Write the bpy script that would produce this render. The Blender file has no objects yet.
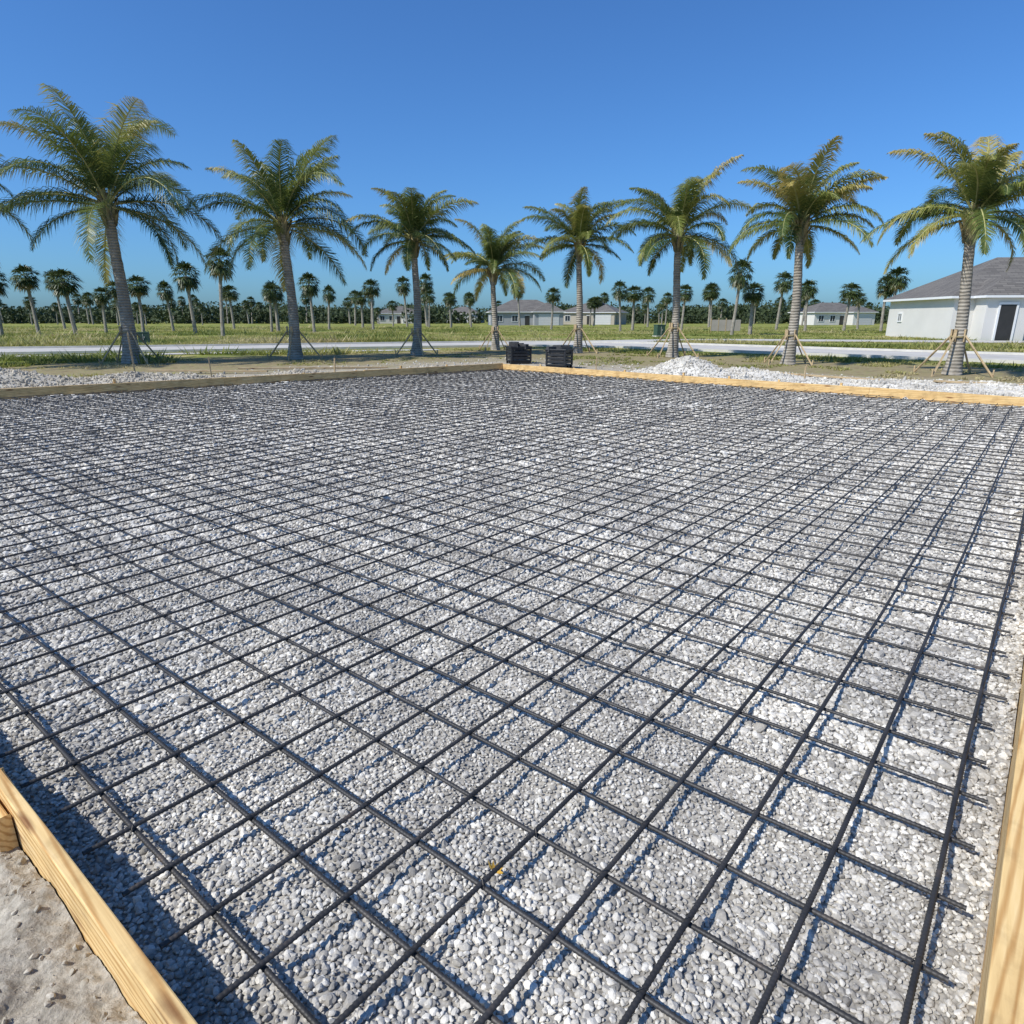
import bpy, math, random
import numpy as np
from mathutils import Vector, Matrix
random.seed(7); rng=np.random.default_rng(7)
scn=bpy.context.scene
col=scn.collection
R=math.radians

# ---------------------------------------------------------------- helpers
_tab=np.random.default_rng(3).random((256,256))
def vn(x,y,f,o=0):
    x=np.asarray(x,float)*f+o*17.3+500; y=np.asarray(y,float)*f+o*9.1+500
    xi=np.floor(x).astype(int); yi=np.floor(y).astype(int)
    fx=x-xi; fy=y-yi; fx=fx*fx*(3-2*fx); fy=fy*fy*(3-2*fy)
    a=_tab[xi%256,yi%256]; b=_tab[(xi+1)%256,yi%256]; c=_tab[xi%256,(yi+1)%256]; d=_tab[(xi+1)%256,(yi+1)%256]
    return (a*(1-fx)+b*fx)*(1-fy)+(c*(1-fx)+d*fx)*fy-0.5

def mesh_obj(name,verts,faces,mat=None,parent=None,smooth=False,loc=(0,0,0),link=True):
    me=bpy.data.meshes.new(name); me.from_pydata([tuple(v) for v in verts],[],[tuple(int(i) for i in f) for f in faces]); me.update()
    if smooth: me.polygons.foreach_set('use_smooth',[True]*len(me.polygons))
    ob=bpy.data.objects.new(name,me); ob.location=loc
    if link: col.objects.link(ob)
    if mat:
        for m in (mat if isinstance(mat,list) else [mat]): me.materials.append(m)
    if parent: ob.parent=parent
    return ob
def np_obj(name,V,F,mat,parent=None,attrs={},smooth=False):
    me=bpy.data.meshes.new(name); V=np.asarray(V,np.float32); F=np.asarray(F,np.int32); k=F.shape[1]
    me.vertices.add(len(V)); me.vertices.foreach_set('co',V.ravel()); me.loops.add(F.size); me.loops.foreach_set('vertex_index',F.ravel())
    me.polygons.add(len(F)); me.polygons.foreach_set('loop_start',np.arange(0,F.size,k,dtype=np.int32))
    me.update(calc_edges=True)
    me.polygons.foreach_set('use_smooth',np.full(len(F),smooth,bool)); me.materials.append(mat)
    for nm,(dom,arr) in attrs.items():
        at=me.attributes.new(nm,'FLOAT',dom); at.data.foreach_set('value',np.asarray(arr,np.float32))
    me.update(); ob=bpy.data.objects.new(name,me); col.objects.link(ob)
    if parent: ob.parent=parent
    return ob
def empty(name,loc=(0,0,0),rz=0):
    e=bpy.data.objects.new(name,None); e.location=loc; e.rotation_euler=(0,0,rz); e.empty_display_size=.2; col.objects.link(e); return e
class MB:
    def __init__(s): s.v=[]; s.f=[]; s.m=[]
    def box(s,cx,cy,cz,sx,sy,sz,m=0,rz=0):
        n=len(s.v); c,si=math.cos(rz),math.sin(rz)
        for dz in(-.5,.5):
            for dx,dy in((-.5,-.5),(.5,-.5),(.5,.5),(-.5,.5)):
                x,y=dx*sx,dy*sy; s.v.append((cx+x*c-y*si,cy+x*si+y*c,cz+dz*sz))
        for f in((0,3,2,1),(4,5,6,7),(0,1,5,4),(1,2,6,5),(2,3,7,6),(3,0,4,7)): s.f.append([n+i for i in f]); s.m.append(m)
    def poly(s,pts,m=0):
        n=len(s.v); s.v+= [tuple(p) for p in pts]; s.f.append(list(range(n,n+len(pts)))); s.m.append(m)
    def tube(s,pts,rad,k=8,m=0,cap=True):
        n=len(s.v); P=[Vector(p) for p in pts]
        for i,p in enumerate(P):
            t=(P[min(i+1,len(P)-1)]-P[max(i-1,0)]).normalized()
            a=t.cross(Vector((0,0,1)) if abs(t.z)<.9 else Vector((1,0,0))).normalized(); b=t.cross(a)
            r=rad[i] if hasattr(rad,'__len__') else rad
            for j in range(k):
                an=2*math.pi*j/k; s.v.append(tuple(p+a*r*math.cos(an)+b*r*math.sin(an)))
        for i in range(len(P)-1):
            for j in range(k):
                s.f.append([n+i*k+j,n+i*k+(j+1)%k,n+(i+1)*k+(j+1)%k,n+(i+1)*k+j]); s.m.append(m)
        if cap:
            s.f.append([n+j for j in range(k)]); s.m.append(m); e=n+(len(P)-1)*k; s.f.append([e+k-1-j for j in range(k)]); s.m.append(m)
    def obj(s,name,mat,parent=None,smooth=False,loc=(0,0,0),link=True,bevel=0):
        o=mesh_obj(name,s.v,s.f,mat,parent,smooth,loc,link)
        o.data.polygons.foreach_set('material_index',s.m)
        if bevel:
            b=o.modifiers.new('b','BEVEL'); b.width=bevel; b.segments=2; b.limit_method='ANGLE'
        return o

# ---------------------------------------------------------------- materials
def mat(name):
    m=bpy.data.materials.new(name); m.use_nodes=True; nt=m.node_tree
    return m,nt,nt.nodes['Principled BSDF']
def N(nt,t,**k):
    n=nt.nodes.new(t)
    for a,b in k.items():
        if a.startswith('_'): setattr(n,a[1:],b)
        else: n.inputs[a.replace('__',' ')].default_value=b
    return n
def ramp(nt,stops,fac=None):
    n=nt.nodes.new('ShaderNodeValToRGB'); e=n.color_ramp.elements
    e[0].position=stops[0][0]; e[0].color=(*stops[0][1],1); e[1].position=stops[-1][0]; e[1].color=(*stops[-1][1],1)
    for p,c in stops[1:-1]:
        x=e.new(p); x.color=(*c,1)
    if fac is not None: nt.links.new(fac,n.inputs[0])
    return n
def noise(nt,scale,detail=4,vec=None,rough=.55):
    n=nt.nodes.new('ShaderNodeTexNoise'); n.inputs['Scale'].default_value=scale; n.inputs['Detail'].default_value=detail; n.inputs['Roughness'].default_value=rough
    if vec is not None: nt.links.new(vec,n.inputs['Vector'])
    return n
def mix(nt,fac,a,b,mode='MIX'):
    n=nt.nodes.new('ShaderNodeMix'); n.data_type='RGBA'; n.blend_type=mode
    for i,x in((0,fac),(6,a),(7,b)):
        if isinstance(x,(int,float)): n.inputs[i].default_value=x
        elif isinstance(x,tuple): n.inputs[i].default_value=(*x,1)
        else: nt.links.new(x,n.inputs[i])
    return n.outputs[2]
def bump(nt,h,bs,strength=.5,dist=.01):
    b=nt.nodes.new('ShaderNodeBump'); b.inputs['Strength'].default_value=strength; b.inputs['Distance'].default_value=dist
    nt.links.new(h,b.inputs['Height']); nt.links.new(b.outputs[0],bs.inputs['Normal'])
def simple(name,c,rough=.8,var=.25,scale=3,metal=0,b=0,bd=.01):
    m,nt,bs=mat(name); tc=N(nt,'ShaderNodeTexCoord'); n=noise(nt,scale,5,tc.outputs['Object'])
    lo=tuple(x*(1-var) for x in c); hi=tuple(min(1,x*(1+var)) for x in c)
    r=ramp(nt,[(.3,lo),(.7,hi)],n.outputs[0]); nt.links.new(r.outputs[0],bs.inputs['Base Color'])
    bs.inputs['Roughness'].default_value=rough; bs.inputs['Metallic'].default_value=metal
    if b: bump(nt,noise(nt,scale*8,4,tc.outputs['Object']).outputs[0],bs,b,bd)
    return m

def stone_mat(name,lo,mid,hi):
    m,nt,bs=mat(name); oi=N(nt,'ShaderNodeAttribute',_attribute_name='rnd'); g=N(nt,'ShaderNodeNewGeometry')
    r=ramp(nt,[(0,lo),(.25,tuple((a+b)/2 for a,b in zip(lo,mid))),(.6,mid),(1,hi)],oi.outputs['Fac'])
    n=noise(nt,160,2,g.outputs['Position']); r2=ramp(nt,[(.3,(.8,.8,.8)),(.7,(1.08,1.08,1.07))],n.outputs[0])
    c=mix(nt,1.0,r.outputs[0],r2.outputs[0],'MULTIPLY')
    wn=noise(nt,1.3,4,g.outputs['Position']); r3=ramp(nt,[(.36,(.78,.77,.76)),(.5,(.97,.96,.94)),(.64,(1.13,1.11,1.07))],wn.outputs[0])
    c=mix(nt,1.0,c,r3.outputs[0],'MULTIPLY'); nt.links.new(c,bs.inputs['Base Color']); bs.inputs['Roughness'].default_value=.9
    bs.inputs['Specular IOR Level'].default_value=.15
    return m
M_stone=stone_mat('gravel_stone',(.29,.275,.25),(.57,.545,.50),(.77,.745,.69))
M_lime=stone_mat('limestone',(.42,.395,.35),(.57,.54,.485),(.72,.69,.62))
M_clod=stone_mat('clod',(.40,.36,.29),(.48,.435,.355),(.56,.51,.43))

def wood_mat(name,a,b,c):
    m,nt,bs=mat(name); tc=N(nt,'ShaderNodeTexCoord'); oi=N(nt,'ShaderNodeObjectInfo')
    add=N(nt,'ShaderNodeVectorMath',_operation='ADD'); nt.links.new(tc.outputs['Object'],add.inputs[0])
    cm=N(nt,'ShaderNodeCombineXYZ'); ml=N(nt,'ShaderNodeMath',_operation='MULTIPLY'); ml.inputs[1].default_value=37; nt.links.new(oi.outputs['Random'],ml.inputs[0])
    for i in range(3): nt.links.new(ml.outputs[0],cm.inputs[i])
    nt.links.new(cm.outputs[0],add.inputs[1])
    mp=N(nt,'ShaderNodeMapping'); mp.inputs['Scale'].default_value=(.9,14,14); nt.links.new(add.outputs[0],mp.inputs[0])
    n=noise(nt,1.6,6,mp.outputs[0],.6); n.inputs['Distortion'].default_value=1.3
    w=N(nt,'ShaderNodeTexWave',_wave_type='BANDS',_bands_direction='DIAGONAL'); w.inputs['Scale'].default_value=1.5; w.inputs['Distortion'].default_value=5; w.inputs['Detail'].default_value=3
    nt.links.new(mp.outputs[0],w.inputs[0])
    r=ramp(nt,[(.25,a),(.5,b),(.75,c)],n.outputs[0])
    rw=ramp(nt,[(0,(.66,.52,.38)),(.5,(1,1,1))],w.outputs[0])
    cc=mix(nt,.9,r.outputs[0],rw.outputs[0],'MULTIPLY')
    mp2=N(nt,'ShaderNodeMapping'); mp2.inputs['Scale'].default_value=(2.2,9,9); nt.links.new(add.outputs[0],mp2.inputs[0])
    v=N(nt,'ShaderNodeTexVoronoi'); v.inputs['Scale'].default_value=1; nt.links.new(mp2.outputs[0],v.inputs[0])
    rk=ramp(nt,[(.08,(.25,.12,.05)),(.2,(1,1,1))],v.outputs['Distance']); cc=mix(nt,.85,cc,rk.outputs[0],'MULTIPLY')
    d=noise(nt,5,6,add.outputs[0],.65); rd=ramp(nt,[(.48,(1,1,1)),(.72,(.58,.56,.54))],d.outputs[0]); cc=mix(nt,.8,cc,rd.outputs[0],'MULTIPLY')
    nt.links.new(cc,bs.inputs['Base Color']); bs.inputs['Roughness'].default_value=.8
    bump(nt,n.outputs[0],bs,.35,.004); return m
M_wood=wood_mat('pine_lumber',(.62,.40,.16),(.77,.53,.23),(.86,.64,.33))
M_woodold=wood_mat('weathered_lumber',(.36,.27,.15),(.50,.39,.23),(.60,.48,.31))

M_rebar,nt,bs=mat('rebar_steel'); g=N(nt,'ShaderNodeNewGeometry'); n=noise(nt,9,4,g.outputs['Position'])
r=ramp(nt,[(.3,(.024,.023,.022)),(.62,(.05,.047,.045)),(.8,(.11,.08,.058))],n.outputs[0]); nt.links.new(r.outputs[0],bs.inputs['Base Color'])
bs.inputs['Metallic'].default_value=.2; bs.inputs['Roughness'].default_value=.55

def leaf_mat(name,stops,trans=.25,scale=.6,rough=.42):
    m,nt,bs=mat(name); g=N(nt,'ShaderNodeNewGeometry'); at=N(nt,'ShaderNodeAttribute',_attribute_name='tint')
    n=noise(nt,scale,3,g.outputs['Position']); a=N(nt,'ShaderNodeMath',_operation='MULTIPLY_ADD'); a.inputs[1].default_value=.5
    nt.links.new(n.outputs[0],a.inputs[0]); nt.links.new(at.outputs['Fac'],a.inputs[2])
    r=ramp(nt,stops,a.outputs[0]); nt.links.new(r.outputs[0],bs.inputs['Base Color']); bs.inputs['Roughness'].default_value=rough
    tr=N(nt,'ShaderNodeBsdfTranslucent'); nt.links.new(r.outputs[0],tr.inputs[0])
    mx=N(nt,'ShaderNodeMixShader'); mx.inputs[0].default_value=trans; out=nt.nodes['Material Output']
    nt.links.new(bs.outputs[0],mx.inputs[1]); nt.links.new(tr.outputs[0],mx.inputs[2]); nt.links.new(mx.outputs[0],out.inputs[0]); return m
M_palm=leaf_mat('palm_leaf',[(.15,(.055,.09,.028)),(.42,(.11,.155,.038)),(.7,(.26,.28,.065)),(1,(.50,.39,.13))],.35)
M_sabal=leaf_mat('fan_palm_leaf',[(.15,(.03,.05,.016)),(.6,(.08,.11,.03)),(1,(.27,.22,.09))],.2)
M_tree=leaf_mat('tree_leaf',[(.15,(.024,.04,.014)),(.6,(.05,.073,.024)),(1,(.095,.11,.037))],.1,.15,.8)
def bark():
    m,nt,bs=mat('palm_bark'); tc=N(nt,'ShaderNodeTexCoord')
    w=N(nt,'ShaderNodeTexWave',_wave_type='BANDS',_bands_direction='Z'); w.inputs['Scale'].default_value=3.2; w.inputs['Distortion'].default_value=2.5; w.inputs['Detail'].default_value=2
    nt.links.new(tc.outputs['Object'],w.inputs[0]); n=noise(nt,4,6,tc.outputs['Object'])
    r=ramp(nt,[(.25,(.20,.175,.14)),(.55,(.35,.315,.26)),(.8,(.48,.44,.37))],n.outputs[0])
    rw=ramp(nt,[(0,(.5,.48,.45)),(.4,(1,1,1))],w.outputs[0]); c=mix(nt,.7,r.outputs[0],rw.outputs[0],'MULTIPLY')
    nt.links.new(c,bs.inputs['Base Color']); bs.inputs['Roughness'].default_value=.9; bump(nt,w.outputs[0],bs,.6,.03); return m
M_bark=bark()
M_boot=simple('palm_boot',(.28,.23,.12),.9,.4,6)

# ---------------------------------------------------------------- camera / light / sky
cam=bpy.data.cameras.new('camera'); co=bpy.data.objects.new('camera',cam); col.objects.link(co); scn.camera=co
co.location=(0,0,1.6); co.rotation_euler=(R(90-16.57),0,0); cam.lens=652/1024*36; cam.sensor_width=36; cam.clip_end=3000; cam.clip_start=.05
AZ=math.atan2(-.86,-.50); EL=R(47)
sd=Vector((-.86,-.50,0)).normalized()*math.cos(EL)+Vector((0,0,math.sin(EL)))
sun=bpy.data.lights.new('sun','SUN'); sun.energy=5.0; sun.angle=R(.5); sun.color=(1,.96,.89); so=bpy.data.objects.new('sun',sun); col.objects.link(so)
so.rotation_euler=sd.to_track_quat('Z','Y').to_euler(); so.location=(-10,-6,20)
w=bpy.data.worlds.new('World'); scn.world=w; w.use_nodes=True; nt=w.node_tree
sk=nt.nodes.new('ShaderNodeTexSky'); sk.sky_type='NISHITA'; sk.sun_disc=False; sk.sun_elevation=EL; sk.sun_rotation=AZ; sk.altitude=0; sk.air_density=1.0; sk.dust_density=1.0; sk.ozone_density=3.0
tn=nt.nodes.new('ShaderNodeMix'); tn.data_type='RGBA'; tn.blend_type='MULTIPLY'; tn.inputs[0].default_value=1; nt.links.new(sk.outputs[0],tn.inputs[6]); tn.inputs[7].default_value=(.46,.84,1.30,1)
nt.links.new(tn.outputs[2],nt.nodes['Background'].inputs[0]); nt.nodes['Background'].inputs[1].default_value=.115
scn.view_settings.view_transform='Standard'; scn.view_settings.look='None'; scn.view_settings.exposure=0

# ---------------------------------------------------------------- stones as merged meshes
def ico(sub):
    import bmesh
    b=bmesh.new(); bmesh.ops.create_icosphere(b,subdivisions=sub,radius=1); v=np.array([x.co[:] for x in b.verts]); f=np.array([[x.index for x in q.verts] for q in b.faces]); b.free(); return v,f
def rocks(sub,k=10):
    V,F=ico(sub); out=[]
    for i in range(k):
        r=np.random.default_rng(100+i); v=V.copy()
        for _ in range(11):
            n=r.normal(size=3); n/=np.linalg.norm(n); d=r.uniform(.58,.88); p=v@n
            v=np.where((p>d)[:,None],v-np.outer(np.maximum(p-d,0),n)*.95,v)
        v*=np.array([1.12,r.uniform(.8,1),r.uniform(.6,.82)]); v*=1+(.04 if sub>1 else .08)*r.normal(size=(len(v),1)); out.append(v*(1.0 if sub>1 else 1.08))
    return np.array(out),F
RK={1:rocks(1),2:rocks(2)}
def stones(name,pts,rot,scl,material,sub,parent=None,seed=0):
    Vs,F=RK[sub]; n=len(pts); r=np.random.default_rng(seed); k=r.integers(0,len(Vs),n); v=Vs[k]*np.asarray(scl)[:,None,None]
    cx,cy,cz=np.cos(rot).T; sx,sy,sz=np.sin(rot).T
    M=np.empty((n,3,3)); M[:,0,0]=cy*cz; M[:,0,1]=sx*sy*cz-cx*sz; M[:,0,2]=cx*sy*cz+sx*sz; M[:,1,0]=cy*sz; M[:,1,1]=sx*sy*sz+cx*cz; M[:,1,2]=cx*sy*sz-sx*cz; M[:,2,0]=-sy; M[:,2,1]=sx*cy; M[:,2,2]=cx*cy
    W=np.einsum('nij,nvj->nvi',M,v)+np.asarray(pts)[:,None,:]; m_=Vs.shape[1]
    FF=(F[None]+(np.arange(n)*m_)[:,None,None]).reshape(-1,3)
    return np_obj(name,W.reshape(-1,3),FF,material,parent,{'rnd':('POINT',np.repeat(r.random(n),m_))})

# ---------------------------------------------------------------- slab geometry
O=np.array([.353,.219]); Rr=np.array([9.8,11.8]); Fc=np.array([-.29,21.3]); Lc=np.array([-13.4,11.05])
A=np.array([-.785,.62]); A/=np.linalg.norm(A); B=np.array([.633,.774]); B/=np.linalg.norm(B)
quad=[O,Rr,Fc,Lc]
def inside(P,inset=0,poly=quad):
    ok=np.ones(len(P),bool)
    for i in range(len(poly)):
        a=poly[i]; b=poly[(i+1)%len(poly)]; d=(b-a)/np.linalg.norm(b-a); n=np.array([-d[1],d[0]])
        ok&=((P-a)@n)>inset
    return ok
def gh(x,y):
    return .036*vn(x,y,1.3,1)+.036*vn(x,y,3.3,2)+.022*vn(x,y,8,3)
K=260
s=np.linspace(0,1,K)**1.6
S,T=np.meshgrid(s,s,indexing='ij')
P=(O*(1-S[...,None])*(1-T[...,None])+Rr*S[...,None]*(1-T[...,None])+Fc*S[...,None]*T[...,None]+Lc*(1-S[...,None])*T[...,None])
Z=gh(P[...,0],P[...,1])-.006
idx=np.arange(K*K).reshape(K,K); fs=np.stack([idx[:-1,:-1],idx[1:,:-1],idx[1:,1:],idx[:-1,1:]],-1).reshape(-1,4)
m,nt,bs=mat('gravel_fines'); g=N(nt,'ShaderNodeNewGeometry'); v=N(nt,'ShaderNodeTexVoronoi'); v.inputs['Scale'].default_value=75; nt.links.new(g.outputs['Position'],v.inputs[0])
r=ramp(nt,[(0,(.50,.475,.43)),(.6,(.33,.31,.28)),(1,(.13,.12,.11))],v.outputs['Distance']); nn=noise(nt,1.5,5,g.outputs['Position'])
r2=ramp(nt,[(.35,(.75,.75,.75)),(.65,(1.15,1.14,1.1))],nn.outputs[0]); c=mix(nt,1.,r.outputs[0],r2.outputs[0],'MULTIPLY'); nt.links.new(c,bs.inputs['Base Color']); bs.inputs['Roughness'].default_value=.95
gp=empty('gravel_bed')
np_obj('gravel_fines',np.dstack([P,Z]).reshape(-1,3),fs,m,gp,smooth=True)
def scatter(sp,rmin,rmax,rad,lo=-.003):
    xs=np.arange(-14,10.5,sp); ys=np.arange(0,22,sp); X,Y=np.meshgrid(xs,ys); Q=np.stack([X.ravel(),Y.ravel()],1)
    d=np.hypot(Q[:,0],Q[:,1]); Q=Q[(d>rmin-1)&(d<rmax+1)]
    Q=Q+rng.uniform(-.5,.5,Q.shape)*sp*1.1
    d=np.hypot(Q[:,0],Q[:,1]); edge=d+ .5*vn(Q[:,0],Q[:,1],2,5)+rng.uniform(-.3,.3,len(Q))
    Q=Q[(edge>rmin)&(edge<=rmax)]; Q=Q[inside(Q,.008)]
    n=len(Q); sz=rad*np.exp(rng.normal(0,.32,n)); patch=vn(Q[:,0],Q[:,1],1.1,8)+.5*vn(Q[:,0],Q[:,1],3.1,4)
    sz*=np.clip(1+patch*.6,.5,1.35)
    z=gh(Q[:,0],Q[:,1])+lo+rng.uniform(-.3,.5,n)*np.minimum(rad,.018)
    rot=np.stack([rng.normal(0,.45,n),rng.normal(0,.45,n),rng.uniform(0,6.3,n)],1)
    return np.column_stack([Q,z]),rot,sz
for nm,args,sub in(('near',(.014,0,2.7,.0088),2),('near2',(.0165,2.7,4.3,.0102),1),('mid',(.0225,4.3,7,.0135),1),('far',(.034,7,11,.0195),1),('farther',(.048,11,60,.0255),1)):
    p,ro,sc=scatter(*args); stones('gravel_stones_'+nm,p,ro,sc,M_stone,sub,gp); print(nm,len(p))

# ---------------------------------------------------------------- rebar
def clip(p0,d,inset=.035):
    lo,hi=-100,100
    for i in range(4):
        a=quad[i]; b=quad[(i+1)%4]; e=(b-a)/np.linalg.norm(b-a); n=np.array([-e[1],e[0]])
        num=(p0-a)@n-inset; den=d@n
        if abs(den)<1e-9:
            if num<0: return None
            continue
        t=-num/den
        if den>0: lo=max(lo,t)
        else: hi=min(hi,t)
    return (lo,hi) if hi-lo>.3 else None
rv=[];rf=[];base=0
def bar(p0,d,z0,seed,rad=.0067):
    global base
    c=clip(p0,d)
    if not c: return
    r=np.random.default_rng(seed); t=c[0]+r.uniform(0,.04)
    ts=[]
    while t<c[1]:
        ts.append(t); q=p0+d*t; dist=math.hypot(q[0],q[1]); t+= .0045 if dist<3.2 else (.012*dist*dist/10 if dist<6 else .25)
    ts=np.array(ts+[c[1]]); nrm=np.array([-d[1],d[0]]); q=p0[None]+ts[:,None]*d
    wob=.012*vn(ts,seed*3.1+0*ts,.35,7)*2+.006*vn(ts,seed*1.7+0*ts,1.5,9); q=q+nrm*wob[:,None]
    z=z0+.012*vn(ts,seed*5.3+0*ts,.6,11)+.003*vn(ts,seed+0*ts,2.2,3)
    dist=np.hypot(q[:,0],q[:,1]); i=np.arange(len(ts)); rib=np.where((dist<3.2)&(i%3==0),.0014,0.)
    k=8; an=2*np.pi*np.arange(k)/k; rr=rad+rib[:,None]*np.ones(k)+ (0.0011*(np.isin(np.arange(k),[0,4])))[None]
    V=np.empty((len(ts),k,3)); V[...,0]=q[:,None,0]+nrm[0]*rr*np.cos(an); V[...,1]=q[:,None,1]+nrm[1]*rr*np.cos(an); V[...,2]=z[:,None]+rr*np.sin(an)
    rv.append(V.reshape(-1,3)); ii=base+np.arange(len(ts)*k).reshape(len(ts),k); jj=np.roll(ii,-1,1)
    rf.append(np.stack([ii[:-1],jj[:-1],jj[1:],ii[1:]],-1).reshape(-1,4)); base+=len(ts)*k
SA,SB=.262,.25; ZA=.041; ZB=.055
offsA=[]; o=.19
while o<16.5: offsA.append(o+rng.normal(0,.008)); o+=SA
offsB=[]; o=.14
while o<19: offsB.append(o+rng.normal(0,.008)); o+=SB
for i,o in enumerate(offsA): bar(O+B*o,A+B*rng.normal(0,.0015),ZA,i+1)
for i,o in enumerate(offsB): bar(O+A*o,B+A*rng.normal(0,.0015),ZB,i+101)
rb=np_obj('rebar_grid',np.concatenate(rv),np.concatenate(rf),M_rebar,smooth=True)
mb=MB(); M_wire=simple('tie_wire',(.07,.065,.06),.5,.3,20,.6)
for a in offsA:
    for b in offsB:
        q=O+B*a+A*b; d=np.hypot(*q)
        if d<5.5 and rng.random()<.5 and inside(q[None],.1)[0]:
            an=rng.choice([.78,-.78])+rng.normal(0,.1)+math.atan2(B[1],B[0]); cx,cy=math.cos(an),math.sin(an)
            pts=[(q[0]+cx*.014*t,q[1]+cy*.014*t,.050+.016*math.cos(t*1.25)) for t in(-1.3,-.8,0,.8,1.3)]
            mb.tube(pts,.0011,5); e=pts[-1]; mb.tube([e,(e[0]+.006,e[1]-.004,e[2]+.012),(e[0]+.012,e[1]+.002,e[2]+.016)],.0014,5)
mb.obj('tie_wires',[M_wire],rb)

# ---------------------------------------------------------------- formwork
fw=empty('timber_formwork')
def board(p,q,h=.17,zt=.15,th=.038,m=M_wood,name='form_board',jz=0):
    p=np.array(p);q=np.array(q);L=np.linalg.norm(q-p); n=max(2,int(L/.4)); vs=[];fs=[]
    d=(q-p)/L
    for i in range(n+1):
        x=L*i/n; w=.004*math.sin(x*1.1+p[0]*3); zz=.003*math.sin(x*.9+p[1])
        for y,z in((-th/2,-h/2),(th/2,-h/2),(th/2,h/2),(-th/2,h/2)): vs.append((x-L/2,y+w,z+zz))
    for i in range(n):
        for j in range(4): fs.append([i*4+j,i*4+4+j,i*4+4+(j+1)%4,i*4+(j+1)%4])
    fs.append([3,2,1,0]); e=n*4; fs.append([e,e+1,e+2,e+3])
    fs=[f[::-1] for f in fs]
    o=mesh_obj(name,vs,fs,m,fw); c=(p+q)/2; o.location=(c[0],c[1],zt-h/2+jz); o.rotation_euler=(0,0,math.atan2(d[1],d[0]))
    b=o.modifiers.new('b','BEVEL'); b.width=.004; b.segments=2; b.limit_method='ANGLE'; b.angle_limit=R(40)
    return o
def stake(x,y,top,rz,m=M_wood,lean=0):
    mb=MB(); t=.036; h=top+.25
    mb.box(0,0,h/2-.25,t*1.4,t,h); o=mb.obj('form_stake',[m],fw,bevel=.003); o.location=(x,y,0); o.rotation_euler=(lean,lean*.6,rz)
def run(P,Q,lens,m=M_wood,step=1.3,jit=.006,zt=.15,th=.038,start=.4,stop=0):
    P=np.array(P,float);Q=np.array(Q,float); L=np.linalg.norm(Q-P); d=(Q-P)/L; n=np.array([d[1],-d[0]])
    t=0;i=0
    while t<L-.05:
        e=min(L,t+lens[i%len(lens)]); off=n*(th/2)
        board(P+d*(t+.002)+off,P+d*(e-.002)+off+n*rng.uniform(0,jit),m=m,zt=zt,jz=rng.uniform(-.006,.006),th=th,h=zt+.05)
        if e<L-.3:
            c0=n*(th+.019+.009); board(P+d*(e-.22)+c0,P+d*(e+.22)+c0,h=.13,m=m,zt=zt-.03)
        t=e;i+=1
    x=start
    while x<L-stop:
        q=P+d*x+n*(th+.034); stake(q[0],q[1],zt+rng.uniform(-.03,.10),math.atan2(d[1],d[0]),m,rng.normal(0,.05)); x+=step*rng.uniform(.8,1.2)
run(O,Rr,[4.9,4.2,4.8],step=1.6,start=3.4,th=.088)
run(Rr,Fc,[3.1,4.4,3.6,4.9],step=1.5,zt=.19)
run(Fc,Lc,[4.8,3.7,4.9,4.0],m=M_wood,step=1.5,zt=.215)
LL=np.linalg.norm(O-Lc); jt=LL-2.62
run(Lc,O,[4.2,4.6,jt-8.8-.0,2.62],step=1.7,start=1.0,stop=2.9)

# ---------------------------------------------------------------- ground sheet
xs=np.concatenate([[-1500,-800,-400,-200,-120],np.arange(-80,81,2.),[120,200,400,800,1500]]); ys=np.concatenate([[-300,-100,-40],np.arange(-20,141,2.),[180,250,400,800,2000]])
X,Y=np.meshgrid(xs,ys,indexing='ij'); Z=-.05+0*X; idx=np.arange(X.size).reshape(X.shape)
fs=np.stack([idx[:-1,:-1],idx[1:,:-1],idx[1:,1:],idx[:-1,1:]],-1).reshape(-1,4)
m,nt,bs=mat('ground_soil_grass'); g=N(nt,'ShaderNodeNewGeometry'); pos=g.outputs['Position']
def dotd(nx,ny,c):
    d=N(nt,'ShaderNodeVectorMath',_operation='DOT_PRODUCT'); nt.links.new(pos,d.inputs[0]); d.inputs[1].default_value=(nx,ny,0)
    a=N(nt,'ShaderNodeMath',_operation='SUBTRACT'); nt.links.new(d.outputs['Value'],a.inputs[0]); a.inputs[1].default_value=c; return a.outputs[0]
def mth(op,a,b):
    n_=N(nt,'ShaderNodeMath',_operation=op)
    for i,x in enumerate((a,b)):
        if isinstance(x,(int,float)): n_.inputs[i].default_value=x
        else: nt.links.new(x,n_.inputs[i])
    return n_.outputs[0]
dL=dotd(-.616,.788,float(np.array([-.616,.788])@Fc)); dR=dotd(.686,.728,float(np.array([.686,.728])@Fc))
dd=mth('MAXIMUM',dL,dR); n1=noise(nt,.35,6,pos,.65); n2=noise(nt,3.5,5,pos,.65); n3=noise(nt,25,4,pos)
soil=ramp(nt,[(.3,(.27,.225,.165)),(.5,(.41,.36,.28)),(.72,(.58,.53,.44))],n2.outputs[0]).outputs[0]
soil=mix(nt,.6,soil,ramp(nt,[(.3,(.6,.6,.6)),(.7,(1.2,1.2,1.2))],n3.outputs[0]).outputs[0],'MULTIPLY')
dry=ramp(nt,[(.3,(.17,.13,.07)),(.5,(.29,.24,.14)),(.7,(.22,.225,.08))],n2.outputs[0]).outputs[0]
grass=ramp(nt,[(.3,(.10,.145,.03)),(.45,(.18,.22,.045)),(.56,(.29,.28,.085)),(.68,(.42,.36,.19))],n1.outputs[0]).outputs[0]
gv=ramp(nt,[(.3,(.6,.65,.55)),(.7,(1.25,1.2,1.1))],n2.outputs[0]).outputs[0]; grass=mix(nt,.8,grass,gv,'MULTIPLY')
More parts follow.
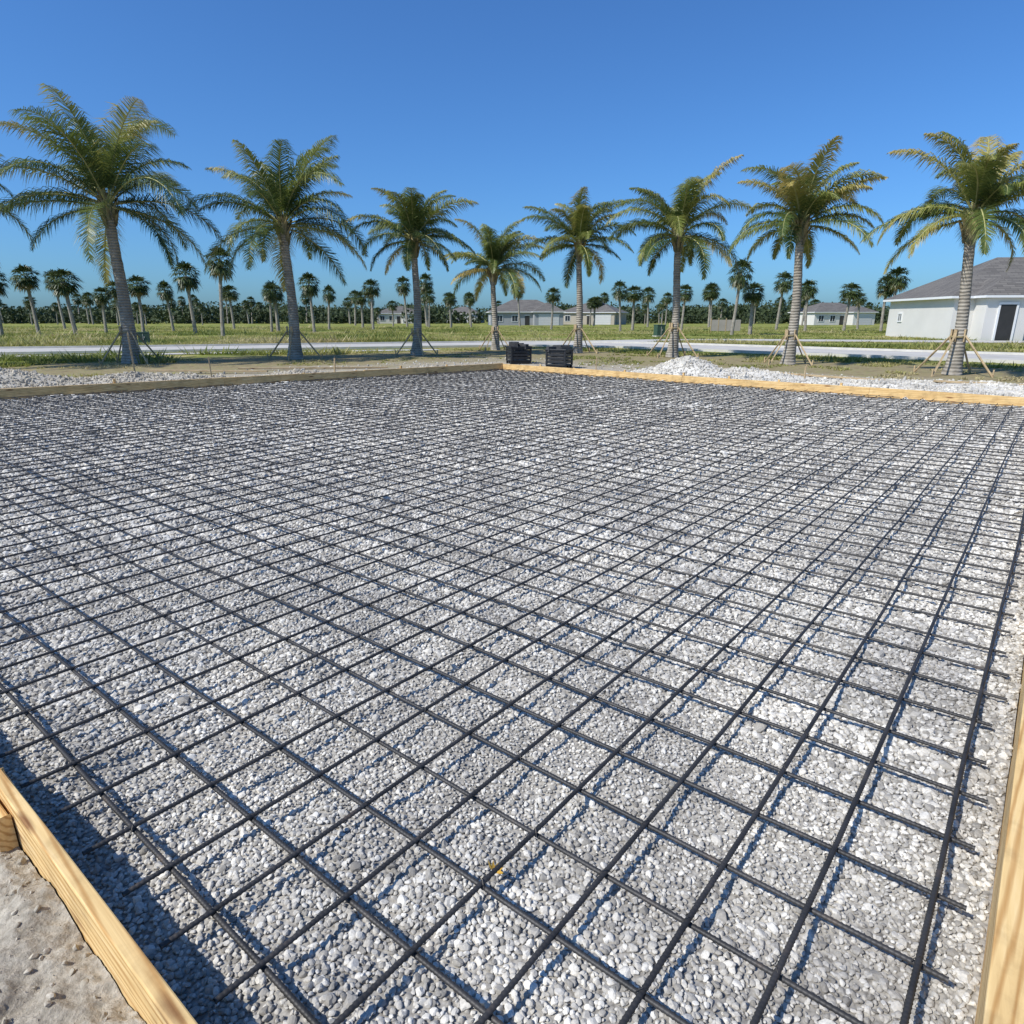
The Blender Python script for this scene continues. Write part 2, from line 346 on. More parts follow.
dn=mth('ADD',dd,mth('MULTIPLY',mth('SUBTRACT',n1.outputs[0],.5),9.))
dn2=mth('ADD',dn,mth('MULTIPLY',mth('SUBTRACT',n2.outputs[0],.5),5.))
def step(x,a,b):
    mr=N(nt,'ShaderNodeMapRange'); mr.inputs[1].default_value=a; mr.inputs[2].default_value=b; nt.links.new(x,mr.inputs[0]); return mr.outputs[0]
c=mix(nt,step(dn2,3.5,6.5),soil,dry); c=mix(nt,step(dn2,12,15),c,grass)
nt.links.new(c,bs.inputs['Base Color']); bs.inputs['Roughness'].default_value=.95; bs.inputs['Specular IOR Level'].default_value=.1; bump(nt,n2.outputs[0],bs,.5,.1)
np_obj('ground',np.dstack([X,Y,Z]).reshape(-1,3),fs,m)

def rid(x,y,f,o): return .5-2*np.abs(vn(x,y,f,o))
def dh(x,y): return .0+.045*vn(x,y,2.2,21)+.055*vn(x,y,6,22)+.035*vn(x,y,15,23)+.014*rid(x,y,32,24)+.012*vn(x,y,80,25)
M_dirt,nt,bs=mat('sandy_dirt'); g=N(nt,'ShaderNodeNewGeometry'); a1=noise(nt,7,8,g.outputs['Position'],.7); a2=noise(nt,60,6,g.outputs['Position'],.7)
r=ramp(nt,[(.3,(.31,.275,.22)),(.5,(.44,.395,.325)),(.7,(.56,.515,.43))],a1.outputs[0]); r2=ramp(nt,[(.35,(.65,.64,.62)),(.6,(1.1,1.09,1.07))],a2.outputs[0])
nt.links.new(mix(nt,1.,r.outputs[0],r2.outputs[0],'MULTIPLY'),bs.inputs['Base Color']); bs.inputs['Roughness'].default_value=.95; bs.inputs['Specular IOR Level'].default_value=.1; bump(nt,a2.outputs[0],bs,.8,.015)
def strip(name,P,Q,w,hf,material,inner=.040,res=.02,par=None):
    P=np.array(P);Q=np.array(Q);L=np.linalg.norm(Q-P);d=(Q-P)/L;n=np.array([d[1],-d[0]])
    a=np.arange(0,L,res);b=np.arange(inner,inner+w,res); S,T=np.meshgrid(a,b,indexing='ij'); X=P[0]+d[0]*S+n[0]*T; Y=P[1]+d[1]*S+n[1]*T
    fade=np.clip((w-(T-inner))/.4,0,1); Z=hf(X,Y)*fade+(-.09)*(1-fade); idx=np.arange(X.size).reshape(X.shape)
    fs=np.stack([idx[:-1,:-1],idx[:-1,1:],idx[1:,1:],idx[1:,:-1]],-1).reshape(-1,4)[:,::-1]
    return np_obj(name,np.dstack([X,Y,Z]).reshape(-1,3),fs,material,par,smooth=True)
U=(O-Lc)/LL
dp=empty('dirt_berm')
strip('dirt_strip',O-U*5.5,O+U*1.,2.6,dh,M_dirt,par=dp,res=.009)
strip('dirt_strip_side',O-B*.6,O+B*5,2.0,dh,M_dirt,inner=.09,res=.03,par=dp)
nO=np.array([U[1],-U[0]])
n=16000; t=rng.uniform(-5.2,.6,n); u=.05+2.0*rng.random(n); Q=O+U*t[:,None]+nO*u[:,None]
sz=.0016+.013*rng.random(n)**6; z=dh(Q[:,0],Q[:,1])+sz*.2
stones('dirt_clods',np.column_stack([Q,z]),rng.uniform(0,6,(n,3)),sz,M_clod,2,dp,3)
mb=MB(); mb.poly([(0,0,.0),(.09,.018,.004),(.1,.03,.002),(.01,.014,0)]); mb.poly([(0,0,-.008),(.01,.014,-.008),(.1,.03,-.006),(.09,.018,-.004)]); mb.poly([(0,0,0),(0,0,-.008),(.09,.018,-.004),(.09,.018,.004)])
q=O-U*1.75+nO*.3
for k,(dx,dy,rz) in enumerate(((0,0,-.6),(-.35,.2,.9))):
    o=mb.obj('wood_chip',[M_wood]); x,y=q[0]+dx,q[1]+dy; o.location=(x,y,float(dh(x,y))+.018); o.rotation_euler=(.1,.05,rz)
mb=MB(); M_yl=simple('dead_leaf_yellow',(.62,.38,.06),.6,.3,30)
for k in range(5):
    an=-1.1+k*.55; c_,s_=math.cos(an),math.sin(an); mb.poly([(0,0,0),(.017*c_-.006*s_,.017*s_+.006*c_,.008),(.036*c_,.036*s_,.003+.003*k),(.017*c_+.006*s_,.017*s_-.006*c_,.005)])
o=mb.obj('dead_leaf',[M_yl]); o.location=(-.055,1.545,float(gh(-.055,1.545))+.030); o.rotation_euler=(.3,.1,1.2)

# ---------------------------------------------------------------- roads
M_conc=simple('road_concrete',(.47,.445,.40),.9,.14,.6,0,.2,.01); M_kerb=simple('kerb_concrete',(.54,.52,.47),.9,.12,2)
def bez(pts,n=14):
    out=[]
    P=[np.array(p,float) for p in pts]; P=[2*P[0]-P[1]]+P+[2*P[-1]-P[-2]]
    for i in range(1,len(P)-2):
        for k in range(n):
            t=k/n; a,b,c,d=P[i-1:i+3]; out.append(.5*((2*b)+(-a+c)*t+(2*a-5*b+4*c-d)*t*t+(-a+3*b-3*c+d)*t**3))
    out.append(P[-2]); return np.array(out)
def road(name,pts,w,z,kerbs=True):
    c=bez(pts); t=np.gradient(c,axis=0); t/=np.linalg.norm(t,axis=1)[:,None]; n=np.stack([-t[:,1],t[:,0]],1)
    def ribbon(o1,o2,z1,z2,v,f):
        b=len(v)
        for i in range(len(c)):
            v.append((*(c[i]+n[i]*o1),z1)); v.append((*(c[i]+n[i]*o2),z2))
        for i in range(len(c)-1): f.append([b+2*i,b+2*i+1,b+2*i+3,b+2*i+2][::-1])
    e=empty(name); v=[];f=[]; ribbon(-w/2,w/2,z,z,v,f); mesh_obj('surface',v,f,M_conc,e)
    if kerbs:
        for sg in(-1,1):
            v=[];f=[]; a=sg*w/2; b=sg*(w/2+.18); ribbon(a,a,z-.02,z+.10,v,f); ribbon(a,b,z+.10,z+.10,v,f); ribbon(b,b,z+.10,-.06,v,f); mesh_obj('kerb',v,f,M_kerb,e)
    return c
rc=road('street',[(-160,-10),(-80,17),(-45,29),(-25,34.5),(-8,41),(1,43.5),(8,41),(16,33),(24,25),(45,3),(70,-25)],6.6,-.02)
rc2=road('side_street',[(5,47.6),(16,52),(32,49),(55,44),(90,38)],5.0,-.024,False)
rc3=road('footpath',[(-90,5),(-45,22.5),(-27,28.2),(-12,33.5),(-4,36.3)],1.5,-.03,False)

# ---------------------------------------------------------------- palms
def tinted(ob,tints):
    at=ob.data.attributes.new('tint','FLOAT','FACE'); at.data.foreach_set('value',np.asarray(tints,np.float32))
M_stem=simple('frond_stem',(.36,.34,.13),.6,.3,3)
def coconut(x,y,H,span,lean,seed,r0=.24,yellow=0.):
    r=random.Random(seed); e=empty('coconut_palm',(x,y,-.05))
    mb=MB(); pts=[];rad=[]; la=r.uniform(-.6,.6)
    for i in range(33):
        t=i/32; pts.append((lean*t**1.6*1.0+.06*math.sin(t*5+la)-.06*math.sin(la),.25*math.sin(la)*t*t,H*t)); rad.append(r0*(.66+.42*math.exp(-t*8)-.18*t)*(1+.05*(i%2))*r.uniform(.97,1.03))
    mb.tube(pts,rad,14); mb.obj('trunk',[M_bark],e,smooth=True)
    top=Vector(pts[-1])
    mb=MB()
    for i in range(20):
        a=r.uniform(0,6.28); z0=H-.7+r.uniform(0,.6); d=Vector((math.cos(a),math.sin(a),0)); p=Vector((top.x,top.y,z0))+d*r0*.38
        mb.tube([p,p+d*.10+Vector((0,0,.3)),p+d*.26+Vector((0,0,.62))],[.085,.06,.03],5)
    mb.tube([top,top+Vector((0,0,.5))],[r0*.5,.06],8)
    mb.obj('leaf_bases',[M_boot],e,smooth=True)
    V=[];F=[];T=[];nf=r.randint(28,33); mbr=MB(); L0=span*.58
    for k in range(nf):
        q=(k+.5)/nf; e0=R(84-98*q**1.1+r.uniform(-11,11)); az=k*2.39996+r.uniform(-.45,.45); bend=R(r.uniform(50,105)*(1-.1*q)+8)
        L=L0*r.uniform(.78,1.12)*(.85 if q>.85 else 1)*(.9 if q<.1 else 1); h=Vector((math.cos(az),math.sin(az),0)); side=Vector((-h.y,h.x,0)); n=36
        p=top+Vector((0,0,.28*(1-q)))+h*.08; P=[p.copy()];Tn=[]; tw=r.uniform(-1.,1.); sb=r.uniform(-.3,.3)
        for i in range(n):
            s_=i/n; el=e0-bend*s_**1.5; hh=(h+side*sb*s_*s_*2).normalized(); t=hh*math.cos(el)+Vector((0,0,math.sin(el))); Tn.append(t); p=p+t*L/n; P.append(p.copy())
        mbr.tube(P[::3],[.034*(1-.8*i/12) for i in range(len(P[::3]))],4)
        ft=r.uniform(-.22,.25)+ (.16 if q<.45 else -.05) + (.5 if (q>.9 and r.random()<.5) else 0)+yellow
        for i in range(4,n):
            for sub in(0,.25,.5,.75):
                s_=(i+sub)/n; pp=P[i].lerp(P[min(i+1,n)],sub); t=Tn[i]; sd_=t.cross(Vector((0,0,1)))
                sd_=side.copy() if sd_.length<.1 else sd_.normalized()
                up=sd_.cross(t).normalized(); ll=L*.26*(math.sin(math.pi*min(1,(s_*.93+.05)))**.5)*(1-.4*s_**3)
                for sg in(-1,1):
                    if r.random()<.08: continue
                    l=ll*r.uniform(.65,1.15); dv=(sd_*sg+t*(.35+.8*s_)+up*(.12+.3*sg*tw+r.uniform(-.35,.25))).normalized()
                    w=.0125+.006*r.random(); g1=pp+dv*l*.5; dv2=(dv+Vector((0,0,-.6-.8*r.random()))).normalized(); g2=g1+dv2*l*.5
                    wv=t*w; b=len(V); V+= [pp-wv,pp+wv,g1+wv*.9,g1-wv*.9,g2]; F+=[[b,b+1,b+2,b+3],[b+3,b+2,b+4]]
                    tt=ft+.22*s_+r.uniform(-.1,.1); T+=[tt,tt+.12]
    o=mesh_obj('fronds',V,F,M_palm,e); tinted(o,T)
    mbr.obj('frond_stems',[M_stem],e)
    mb=MB(); a0=r.uniform(0,1.5); zb=H*r.uniform(.2,.27); nb=4
    for k in range(nb):
        a=a0+k*2*math.pi/nb; d=Vector((math.cos(a),math.sin(a),0)); bx=lean*.3**1.6
        mb.tube([Vector((bx,0,zb))+d*(r0*.7),Vector((0,0,.0))+d*(zb*.95)],.032,4)
        mb.tube([d*(zb*.95)+Vector((0,0,-.05)),d*(zb*.95)+Vector((0,0,.22))],.026,4)
        mb.box(bx+d.x*r0*.74,d.y*r0*.74,zb-.02,.05,.09,.36,rz=a)
    mb.tube([Vector((bx,0,zb-.07)),Vector((bx,0,zb-.03))],r0*.80,12,m=1)
    mb.obj('braces',[M_woodold,M_boot],e); return e
coconut(-19.7,23.2,5.3,7.2,0,1,.29)
for i,(x,y,H,sp,ln,r0,yl) in enumerate([(-14.4,25.3,5.4,7.5,.1,.34,-.06),(-9.04,27.9,5.05,6.8,.05,.31,-.03),(-4.4,31,4.85,5.4,.1,.27,-.03),(-.9,36,4.0,5.1,0,.25,.02),(3.2,32.9,4.85,4.9,0,.25,.02),(7,29.3,4.85,5.6,0,.26,.05),(10.2,24.7,4.7,5.0,-.1,.26,.07),(13.3,20.1,4.35,4.8,-.1,.25,.05)]):
    coconut(x,y,H,sp,ln,i+12,r0,yl)

def sabal_mesh(seed,H,cr):
    r=random.Random(seed); mb=MB(); mb.tube([(0,0,0),(.05,0,H*.5),(0,0,H)],[.2,.16,.17],8); mb.tube([(0,0,H-.8),(0,0,H-.1)],[.22,.36],7)
    T=[0.3]*len(mb.f)
    for k in range(60):
        q=k/60; el=R(85-140*q+r.uniform(-12,12)); az=k*2.4+r.uniform(-.2,.2); h=Vector((math.cos(az),math.sin(az),0)); d=h*math.cos(el)+Vector((0,0,math.sin(el)))
        p0=Vector((0,0,H)); p1=p0+d*cr*r.uniform(.35,.6); sd_=Vector((-h.y,h.x,0)); w=sd_*.015
        mb.poly([p0-w,p0+w,p1+w,p1-w],1); T.append(.2)
        dn=(d+Vector((0,0,-.35))).normalized(); up=sd_.cross(dn); tt=r.uniform(.0,.4)+(.5 if q>.9 else 0)
        for j in range(11):
            a=-1.35+2.7*j/10; dv=(dn*math.cos(a)+sd_*math.sin(a)+up*r.uniform(-.25,.3)).normalized(); l=cr*.5*r.uniform(.7,1.15); t2=p1+dv*l+Vector((0,0,-.14*cr)); wv=dv.cross(up).normalized()*cr*.038
            mb.poly([p1,p1+dv*l*.55-wv,t2,p1+dv*l*.55+wv],1); T.append(tt+r.uniform(-.08,.08))
    return mb,T
sab=[]
for i in range(5):
    mb,T=sabal_mesh(50+i,[5.2,4.4,6.0,5.0,3.8][i],[1.6,1.4,1.7,1.5,1.4][i]); o=mb.obj('sabal_palm_mesh',[M_bark,M_sabal],link=False); tinted(o,T); sab.append(o.data)
def sabal(px_x,Y,variant,sc=1,name='sabal_palm',parent=None):
    o=bpy.data.objects.new(name,sab[variant]); o.location=(px_x,Y,-.05); k=1+.15*math.sin(px_x*7); h=1+.13*math.sin(px_x*3.7+1); o.scale=(sc*k,sc*k,sc*h); o.rotation_euler=(.05*math.sin(px_x),.06*math.cos(px_x*2),px_x*3.1); col.objects.link(o); o.parent=parent
for k,(ax,Y,v,sc) in enumerate([(-.755,62,0,1.0),(-.70,66,2,.92),(-.645,64,0,1.04),(-.60,80,3,.9),(-.545,70,2,.9),(-.50,85,1,1.),(-.468,72,0,1.0),(-.428,63,2,.95),(-.355,84,3,1),(-.345,88,4,1.1),(-.292,74,0,.93),(-.205,100,2,.9),(-.22,110,3,1),(-.122,120,2,.9),(-.09,115,3,.9),(-.06,125,2,.95),(.058,100,2,.85),(.16,88,0,.93),(.178,92,2,.9),(.25,95,3,.9),(.325,68,0,1.0),(.352,70,1,1.05),(.39,100,2,1),(.433,86,3,.95),(.49,92,2,.95),(.51,105,3,1),(.545,84,0,.95),(.56,82,2,.9),(.70,66,1,1.),(-.575,95,2,.9),(-.83,70,1,1),(.66,78,0,1),(.60,120,2,1),(-.66,100,2,1),(-.41,105,2,1),(-.27,100,1,1),(.29,125,2,1),(.20,130,0,1.1)]):
    sabal(ax*Y,Y,v,sc)

rr=np.random.default_rng(5)
VV=[];TT=[]
for band,(D,cnt,hb) in enumerate(((300,640,5.6),(215,300,3.6))):
    for k in range(cnt):
        a=rr.uniform(-.98,.98); x=a*D; y=D*(1+rr.uniform(-.06,.10)); H=hb*(.8+.9*abs(vn(a,0,9,31))*1.2+rr.uniform(0,.45)); wd=H*rr.uniform(.6,1.1); tb=rr.uniform(0,.3); q=110
        u=rr.normal(size=(q,3)); u/=np.linalg.norm(u,axis=1)[:,None]; rad_=rr.uniform(.4,1,q)[:,None]**.5; c=np.array([x,y,H*.42])+u*rad_*np.array([wd,wd,H*.55]); s_=rr.uniform(.25,.7,q)[:,None]
        d1=rr.normal(size=(q,3)); d1/=np.linalg.norm(d1,axis=1)[:,None]; d2=np.cross(d1,rr.normal(size=(q,3))); d2/=np.linalg.norm(d2,axis=1)[:,None]
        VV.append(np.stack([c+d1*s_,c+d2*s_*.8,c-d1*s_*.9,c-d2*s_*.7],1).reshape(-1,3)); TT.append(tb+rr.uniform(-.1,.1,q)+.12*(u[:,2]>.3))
VV=np.concatenate(VV); np_obj('distant_treeline',VV,np.arange(len(VV)).reshape(-1,4),M_tree,None,{'tint':('FACE',np.concatenate(TT))})
fg=empty('distant_palm_grove')
for k in range(90):
    a=rr.uniform(-.95,.95); D=rr.uniform(130,230); sabal(a*D,D,int(rr.integers(0,4)),rr.uniform(.75,1.35),'far_palm',fg)

# ---------------------------------------------------------------- grass (one mesh of blades)
M_grass=leaf_mat('grass_blade',[(.1,(.12,.16,.032)),(.45,(.23,.255,.055)),(.75,(.39,.36,.115)),(1,(.52,.44,.23))],.35,.12,.7)
def dist_poly(P,c):
    m_=np.full(len(P),1e9)
    for i in range(len(c)-1):
        a=c[i];b=c[i+1];ab=b-a;t=np.clip(((P-a)@ab)/(ab@ab),0,1); m_=np.minimum(m_,np.linalg.norm(P-(a+t[:,None]*ab),axis=1))
    return m_
n=42000; X=rr.uniform(-1,1,n); Yd=38+ (rr.random(n)**1.5)*95; X=X*Yd*.95
X2=rr.uniform(-32,26,34000); Y2=rr.uniform(12,50,34000); X=np.concatenate([X,X2]); Yd=np.concatenate([Yd,Y2])
P=np.column_stack([X,Yd]); dl=(P-Fc)@np.array([-.616,.788]); dr=(P-Fc)@np.array([.686,.728]); dm=np.maximum(dl,dr)+4*vn(X,Yd,.5,13)
d1_=dist_poly(P,rc)
keep=(dm>5)&(d1_>3.6)&(dist_poly(P,rc2)>2.7)&(dist_poly(P,rc3)>.9)
keep&=~((dm<13)&(vn(X,Yd,.9,14)<.10))&(vn(X,Yd,.25,16)>-.28)
P=P[keep]; dm=dm[keep]; d1_=d1_[keep]; n=len(P); verge=(dm<13)|(d1_<5.5); left=P[:,0]<-5
s_=rr.uniform(.5,1.2,n)*np.where(verge,.22,np.where(left,.62,.4))*(1+1.1*vn(P[:,0],P[:,1],.12,15))*np.where((rr.random(n)<.04)&~verge,2.2,1)
nb=9; a=rr.uniform(0,6.28,(n,nb)); hh=.32*s_[:,None]*rr.uniform(.5,1.15,(n,nb)); sp=s_[:,None]*.55
bx=P[:,0,None]+np.cos(a)*sp*rr.random((n,nb)); by=P[:,1,None]+np.sin(a)*sp*rr.random((n,nb)); w_=.022*(.5+s_[:,None])*rr.uniform(.7,1.6,(n,nb))
tx=bx+np.cos(a)*sp*.5; ty=by+np.sin(a)*sp*.5; pa=a+1.57+rr.uniform(-.6,.6,a.shape)
V=np.stack([np.stack([bx-np.cos(pa)*w_,by-np.sin(pa)*w_,-.05+0*bx],-1),np.stack([bx+np.cos(pa)*w_,by+np.sin(pa)*w_,-.05+0*bx],-1),np.stack([tx,ty,hh-.05],-1)],2).reshape(-1,3)
tb=(vn(P[:,0],P[:,1],.18,18)+.25)[:,None]+rr.uniform(-.15,.3,(n,nb))+np.where(verge,.25,0)[:,None]
np_obj('grass',V,np.arange(len(V)).reshape(-1,3),M_grass,None,{'tint':('FACE',tb.ravel())}); print('grass',n)

# ---------------------------------------------------------------- rubble piles
def pile(name,cx,cy,rx,ry,h,rz,M,MS,n,sz0,seed,floor=-.05):
    r=np.random.default_rng(seed); e=empty(name,(cx,cy,floor),rz)
    def ph(u,v):
        d=np.sqrt(u*u+v*v); return h*np.clip(1-d,0,1)**.9*(1+.7*vn(u,v,2.3,seed))+.03*vn(u,v,9,seed)*np.clip(1.2-d,0,1)-.02*(d>1)
    g_=np.linspace(-1.15,1.15,70); U_,V_=np.meshgrid(g_,g_,indexing='ij'); Z=ph(U_,V_); idx=np.arange(U_.size).reshape(U_.shape)
    fs=np.stack([idx[:-1,:-1],idx[1:,:-1],idx[1:,1:],idx[:-1,1:]],-1).reshape(-1,4)
    np_obj('mound',np.dstack([U_*rx,V_*ry,Z]).reshape(-1,3),fs,M,e,smooth=True)
    a=r.uniform(0,6.28,n); d=1.25*r.random(n)**.6; u=d*np.cos(a); v=d*np.sin(a); s_=sz0*np.exp(r.normal(0,.5,n)); z=np.maximum(ph(u,v),0)+s_*.2
    stones('stones',np.column_stack([u*rx,v*ry,z]),r.uniform(0,6,(n,3)),s_,MS,1,e,seed)
M_lf=simple('limestone_fines',(.58,.55,.49),.95,.2,2.5,0,.5,.03); M_gf=simple('grey_fines',(.42,.385,.32),.95,.3,2.5,0,.5,.03)
pile('limestone_pile',5.0,19.3,1.9,1.1,.50,-.6,M_lf,M_lime,4200,.02,41)
pile('limestone_pile',8.6,16.0,3.4,1.0,.18,-.75,M_lf,M_lime,5200,.02,42)
pile('limestone_pile',12.6,12.2,3.6,1.3,.17,-.75,M_lf,M_lime,5000,.02,43)
pile('limestone_pile',11.6,16.0,4.2,1.1,.12,-.75,M_lf,M_lime,4200,.02,48)
pile('limestone_pile',6.8,20.2,2.6,1.0,.16,-.6,M_lf,M_lime,2600,.02,49)
pile('gravel_pile',-13.6,17.0,2.2,1.1,.42,.6,M_gf,M_clod,3600,.022,44)
pile('gravel_pile',-10.0,17.8,1.9,.9,.30,.6,M_gf,M_clod,2800,.02,45)
pile('gravel_pile',-6.2,19.2,1.5,.7,.18,.6,M_gf,M_clod,2200,.018,46)
pile('gravel_pile',-2.3,22.0,1.5,.6,.14,.5,M_gf,M_clod,1900,.018,47)
n=9000; X=rng.uniform(-18,18,n); Yd=rng.uniform(12,30,n); P=np.column_stack([X,Yd]); dm=np.maximum((P-Fc)@np.array([-.616,.788]),(P-Fc)@np.array([.686,.728])); P=P[(dm>.3)&(dm<6)]
sz=.012+.04*rng.random(len(P))**4; stones('loose_rubble',np.column_stack([P,-.045+sz*.3]),rng.uniform(0,6,(len(P),3)),sz,M_lime,1,None,9)

# ---------------------------------------------------------------- site clutter
M_black=simple('black_plastic',(.018,.018,.02),.45,.3,6)
M_block=simple('dark_block',(.05,.05,.052),.9,.3,9)
def crate(x,y,w,d,h,rz,seed):
    r=random.Random(seed); e=empty('plastic_crate',(x,y,-.05),rz); mb=MB()
    for yy in(-d*.38,0,d*.38): mb.box(0,yy,.05,w,.09,.10)
    mb.box(0,0,.12,w,d,.035)
    t=.03
    for sx in(-1,1):
        for sy in(-1,1): mb.box(sx*(w/2-t),sy*(d/2-t),.12+h/2,t*2,t*2,h)
    ns=4
    for k in range(ns):
        z=.16+h*(k+.5)/ns*.93
        for sy in(-1,1): mb.box(0,sy*(d/2-t*.8),z,w-.13,t*.8,h/ns*.72)
        for sx in(-1,1): mb.box(sx*(w/2-t*.8),0,z,t*.8,d-.13,h/ns*.72)
    for sy in(-1,1): mb.box(0,sy*(d/2),.12+h,w+.04,.05,.05)
    for sx in(-1,1): mb.box(sx*(w/2),0,.12+h,.05,d-.06,.05)
    mb.obj('frame',[M_black],e,bevel=.006)
    mb=MB()
    for k in range(7): mb.box(r.uniform(-w*.3,w*.3),r.uniform(-d*.3,d*.3),h+.08+r.uniform(-.02,.14),.34,.19,.18,rz=r.uniform(0,3))
    mb.obj('contents',[M_block],e,bevel=.01)
crate(.25,25.2,.80,.7,.5,.3,1); crate(1.62,22.9,.74,.65,.5,-.5,2)
def plank(x,y,L,rz,z=.0):
    mb=MB(); mb.box(0,0,0,L,.14,.045); o=mb.obj('lumber_plank',[M_woodold],bevel=.004); o.location=(x,y,z); o.rotation_euler=(0,.01,rz)
plank(-6.6,22.3,4.8,.25); plank(-9.4,20.6,3.6,.05,.03); plank(-15.2,19.2,2.5,1.0,.05); plank(8.9,18.5,3.,-.8,.03); plank(11.6,16,2.4,-.5,.08)
for x,y,h in((-12.7,15.2,.75),(-15.4,16.6,.6),(-8.6,19,.7),(-11.,19.4,1.3),(-5.6,21,.55),(7.9,17.9,.5),(2.8,22.2,.5)):
    mb=MB(); mb.box(0,0,h/2-.1,.045,.03,h); mb.poly([(-.0225,-.015,h-.1),(.0225,-.015,h-.1),(0,0,h-.02)]); o=mb.obj('survey_stake',[M_woodold]); o.location=(x,y,-.05); o.rotation_euler=(rng.normal(0,.06),rng.normal(0,.06),rng.uniform(0,3))
M_green=simple('utility_green',(.04,.08,.05),.5,.2,3)
def ubox(x,y,w,d,h,M):
    e=empty('utility_box',(x,y,-.05),.3); mb=MB(); mb.box(0,0,.05,w*1.2,d*1.2,.1,1); mb.box(0,0,.1+h*.45,w,d,h*.9); mb.box(0,0,.1+h*.93,w*1.05,d*1.05,h*.08); mb.box(0,-d/2-.01,.1+h*.45,w*.04,.02,h*.7,1); mb.box(w*.12,-d/2-.02,.1+h*.5,.04,.03,.12,1)
    mb.obj('cabinet',[M,M_kerb],e,bevel=.02)
ubox(-24,44,.6,.5,.7,M_green); ubox(13.5,62,.8,.7,1.0,M_green)

# ---------------------------------------------------------------- houses
M_wallw=simple('stucco_white',(.62,.60,.56),.9,.05,.5); M_wallg=simple('stucco_grey',(.30,.31,.32),.9,.06,.5); M_wallt=simple('stucco_tan',(.42,.37,.30),.9,.06,.5)
M_roof,nt,bs=mat('shingle_roof'); tc=N(nt,'ShaderNodeTexCoord'); bk=N(nt,'ShaderNodeTexBrick'); bk.inputs['Scale'].default_value=1; bk.inputs['Brick Width'].default_value=.9; bk.inputs['Row Height'].default_value=.22; bk.inputs['Color1'].default_value=(.11,.10,.09,1); bk.inputs['Color2'].default_value=(.18,.165,.145,1); bk.inputs['Mortar'].default_value=(.07,.065,.06,1); bk.inputs['Mortar Size'].default_value=.02
nt.links.new(tc.outputs['Object'],bk.inputs[0]); nt.links.new(bk.outputs[0],bs.inputs['Base Color']); bs.inputs['Roughness'].default_value=.9
M_glass,nt,bs=mat('window_glass'); bs.inputs['Base Color'].default_value=(.03,.04,.05,1); bs.inputs['Roughness'].default_value=.08
M_trim=simple('white_trim',(.72,.72,.71),.6,.03,2); M_dark=simple('dark_door',(.03,.028,.026),.5,.2,2); M_gar=simple('garage_door',(.55,.55,.54),.6,.03,2)
def hip(mb,cx,cy,w,d,z,rise,ov,m):
    w2,d2=w/2+ov,d/2+ov; r_=max(0,abs(w2-d2))
    a=[(cx-w2,cy-d2,z),(cx+w2,cy-d2,z),(cx+w2,cy+d2,z),(cx-w2,cy+d2,z)]
    if w>=d: p,q=(cx-r_,cy,z+rise),(cx+r_,cy,z+rise); F=[[a[0],a[1],q,p],[a[1],a[2],q],[a[2],a[3],p,q],[a[3],a[0],p]]
    else: p,q=(cx,cy-r_,z+rise),(cx,cy+r_,z+rise); F=[[a[0],a[1],p],[a[1],a[2],q,p],[a[2],a[3],q],[a[3],a[0],p,q]]
    for f in F: mb.poly(f,m)
    mb.box(cx,cy,z-.09,2*w2-.01,2*d2-.01,.17,m+1)
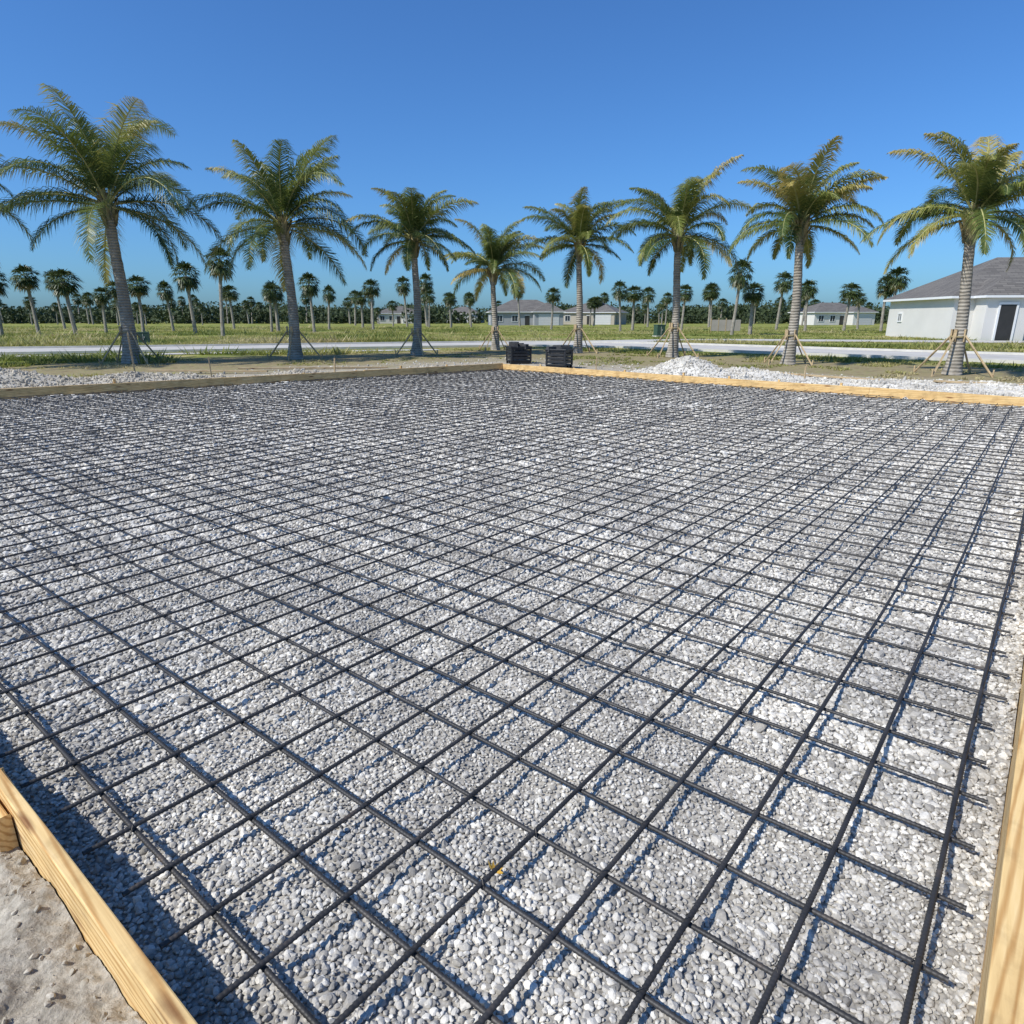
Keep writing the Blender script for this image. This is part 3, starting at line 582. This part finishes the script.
def house(x,y,rz,w,d,wall,rise=2.4,wing=True,hh=2.9,porch=False,door=True):
    e=empty('stucco_house',(x,y,-.05),rz); mb=MB(); mb.box(0,0,hh/2,w,d,hh); PX=-w*.5+3.0
    if wing: mb.box(w*.28,-d/2-1.3,hh/2-.005,w*.40,2.596,hh-.01)
    if porch: mb.box(PX,-d/2-.8,hh/2-.005,3.0,1.596,hh-.01)
    mb.obj('walls',[wall],e)
    mb=MB(); hip(mb,0,0,w,d,hh+.17,rise,.5,0)
    if wing: hip(mb,w*.28,-d*.5+.4,w*.40,6,hh+.172,rise*.72,.46,0)
    if porch: hip(mb,PX,-d*.5+.8,3.0,4.8,hh+.176,1.3,.4,0)
    mb.obj('roof',[M_roof,M_trim],e)
    mb=MB()
    def win(cx,fy,cz,ww,wh,ax='y'):
        for i,(sx,sz,dx,dz) in enumerate(((ww+.2,.1,0,wh/2+.05),(ww+.2,.1,0,-wh/2-.05),(.1,wh,-ww/2-.05,0),(.1,wh,ww/2+.05,0),(.05,wh,0,0))):
            if ax=='y': mb.box(cx+dx,fy-.04,cz+dz,sx,.08,sz,1)
            else: mb.box(fy-.04,cx+dx,cz+dz,.08,sx,sz,1)
        if ax=='y': mb.box(cx,fy-.012,cz,ww,.03,wh,0)
        else: mb.box(fy-.012,cx,cz,.03,ww,wh,0)
    if porch: win(w*.3,-d/2,1.5,1.3,1.3); win(d*.28,-w/2,1.7,.6,.6,'x')
    else:
        for cx in(-w*.38,-w*.17): win(cx,-d/2,1.55,1.3,1.3)
        win(-d*.15,-w/2,1.5,1.1,1.2,'x')
    mb.obj('windows',[M_glass,M_trim],e)
    mb=MB()
    if porch:
        fy=-d/2-1.6; mb.box(PX,fy-.03,1.3,1.1,.06,2.6,0); mb.box(PX,fy-.045,2.7,1.4,.09,.16,1)
        for sx in(-1,1): mb.box(PX+sx*.63,fy-.045,1.31,.14,.09,2.6,1)
    else: mb.box(.0,-d/2-.03,1.1,1.05,.06,2.2,0); mb.box(0,-d/2-.045,2.27,1.3,.09,.14,1)
    if wing:
        fy=-d/2-2.6
        for k in range(4): mb.box(w*.28,fy-.03,.3+k*.56,w*.28,.06,.54,2)
        mb.box(w*.28,fy-.045,2.36,w*.28+.3,.09,.16,1)
    mb.obj('doors',[M_dark,M_trim,M_gar],e)
house(43.2,57.5,-.10,17.,11,M_wallw,3.2,False,3.1,True)
for (x,y,rz,w,d,wl,rs) in [(3,165,.1,17,11,M_wallg,2.8),(22,182,-.35,15,12,M_wallt,2.7),(-36,215,.2,13,10,M_wallw,2.2),(-17,240,-.1,13,11,M_wallg,2.4),(80,172,.2,15,10,M_wallw,2.3)]:
    house(x,y,rz,w,d,wl,rs)
mb=MB()
for k in range(4): mb.box(k*.9,0,.8,.86,.04,1.3,0); mb.box(k*.9-.45,0,.8,.08,.08,1.7,1)
o=mb.obj('screen_fence',[simple('beige_panel',(.36,.32,.27),.8,.1,2),M_woodold]); o.location=(24.5,82,-.05)
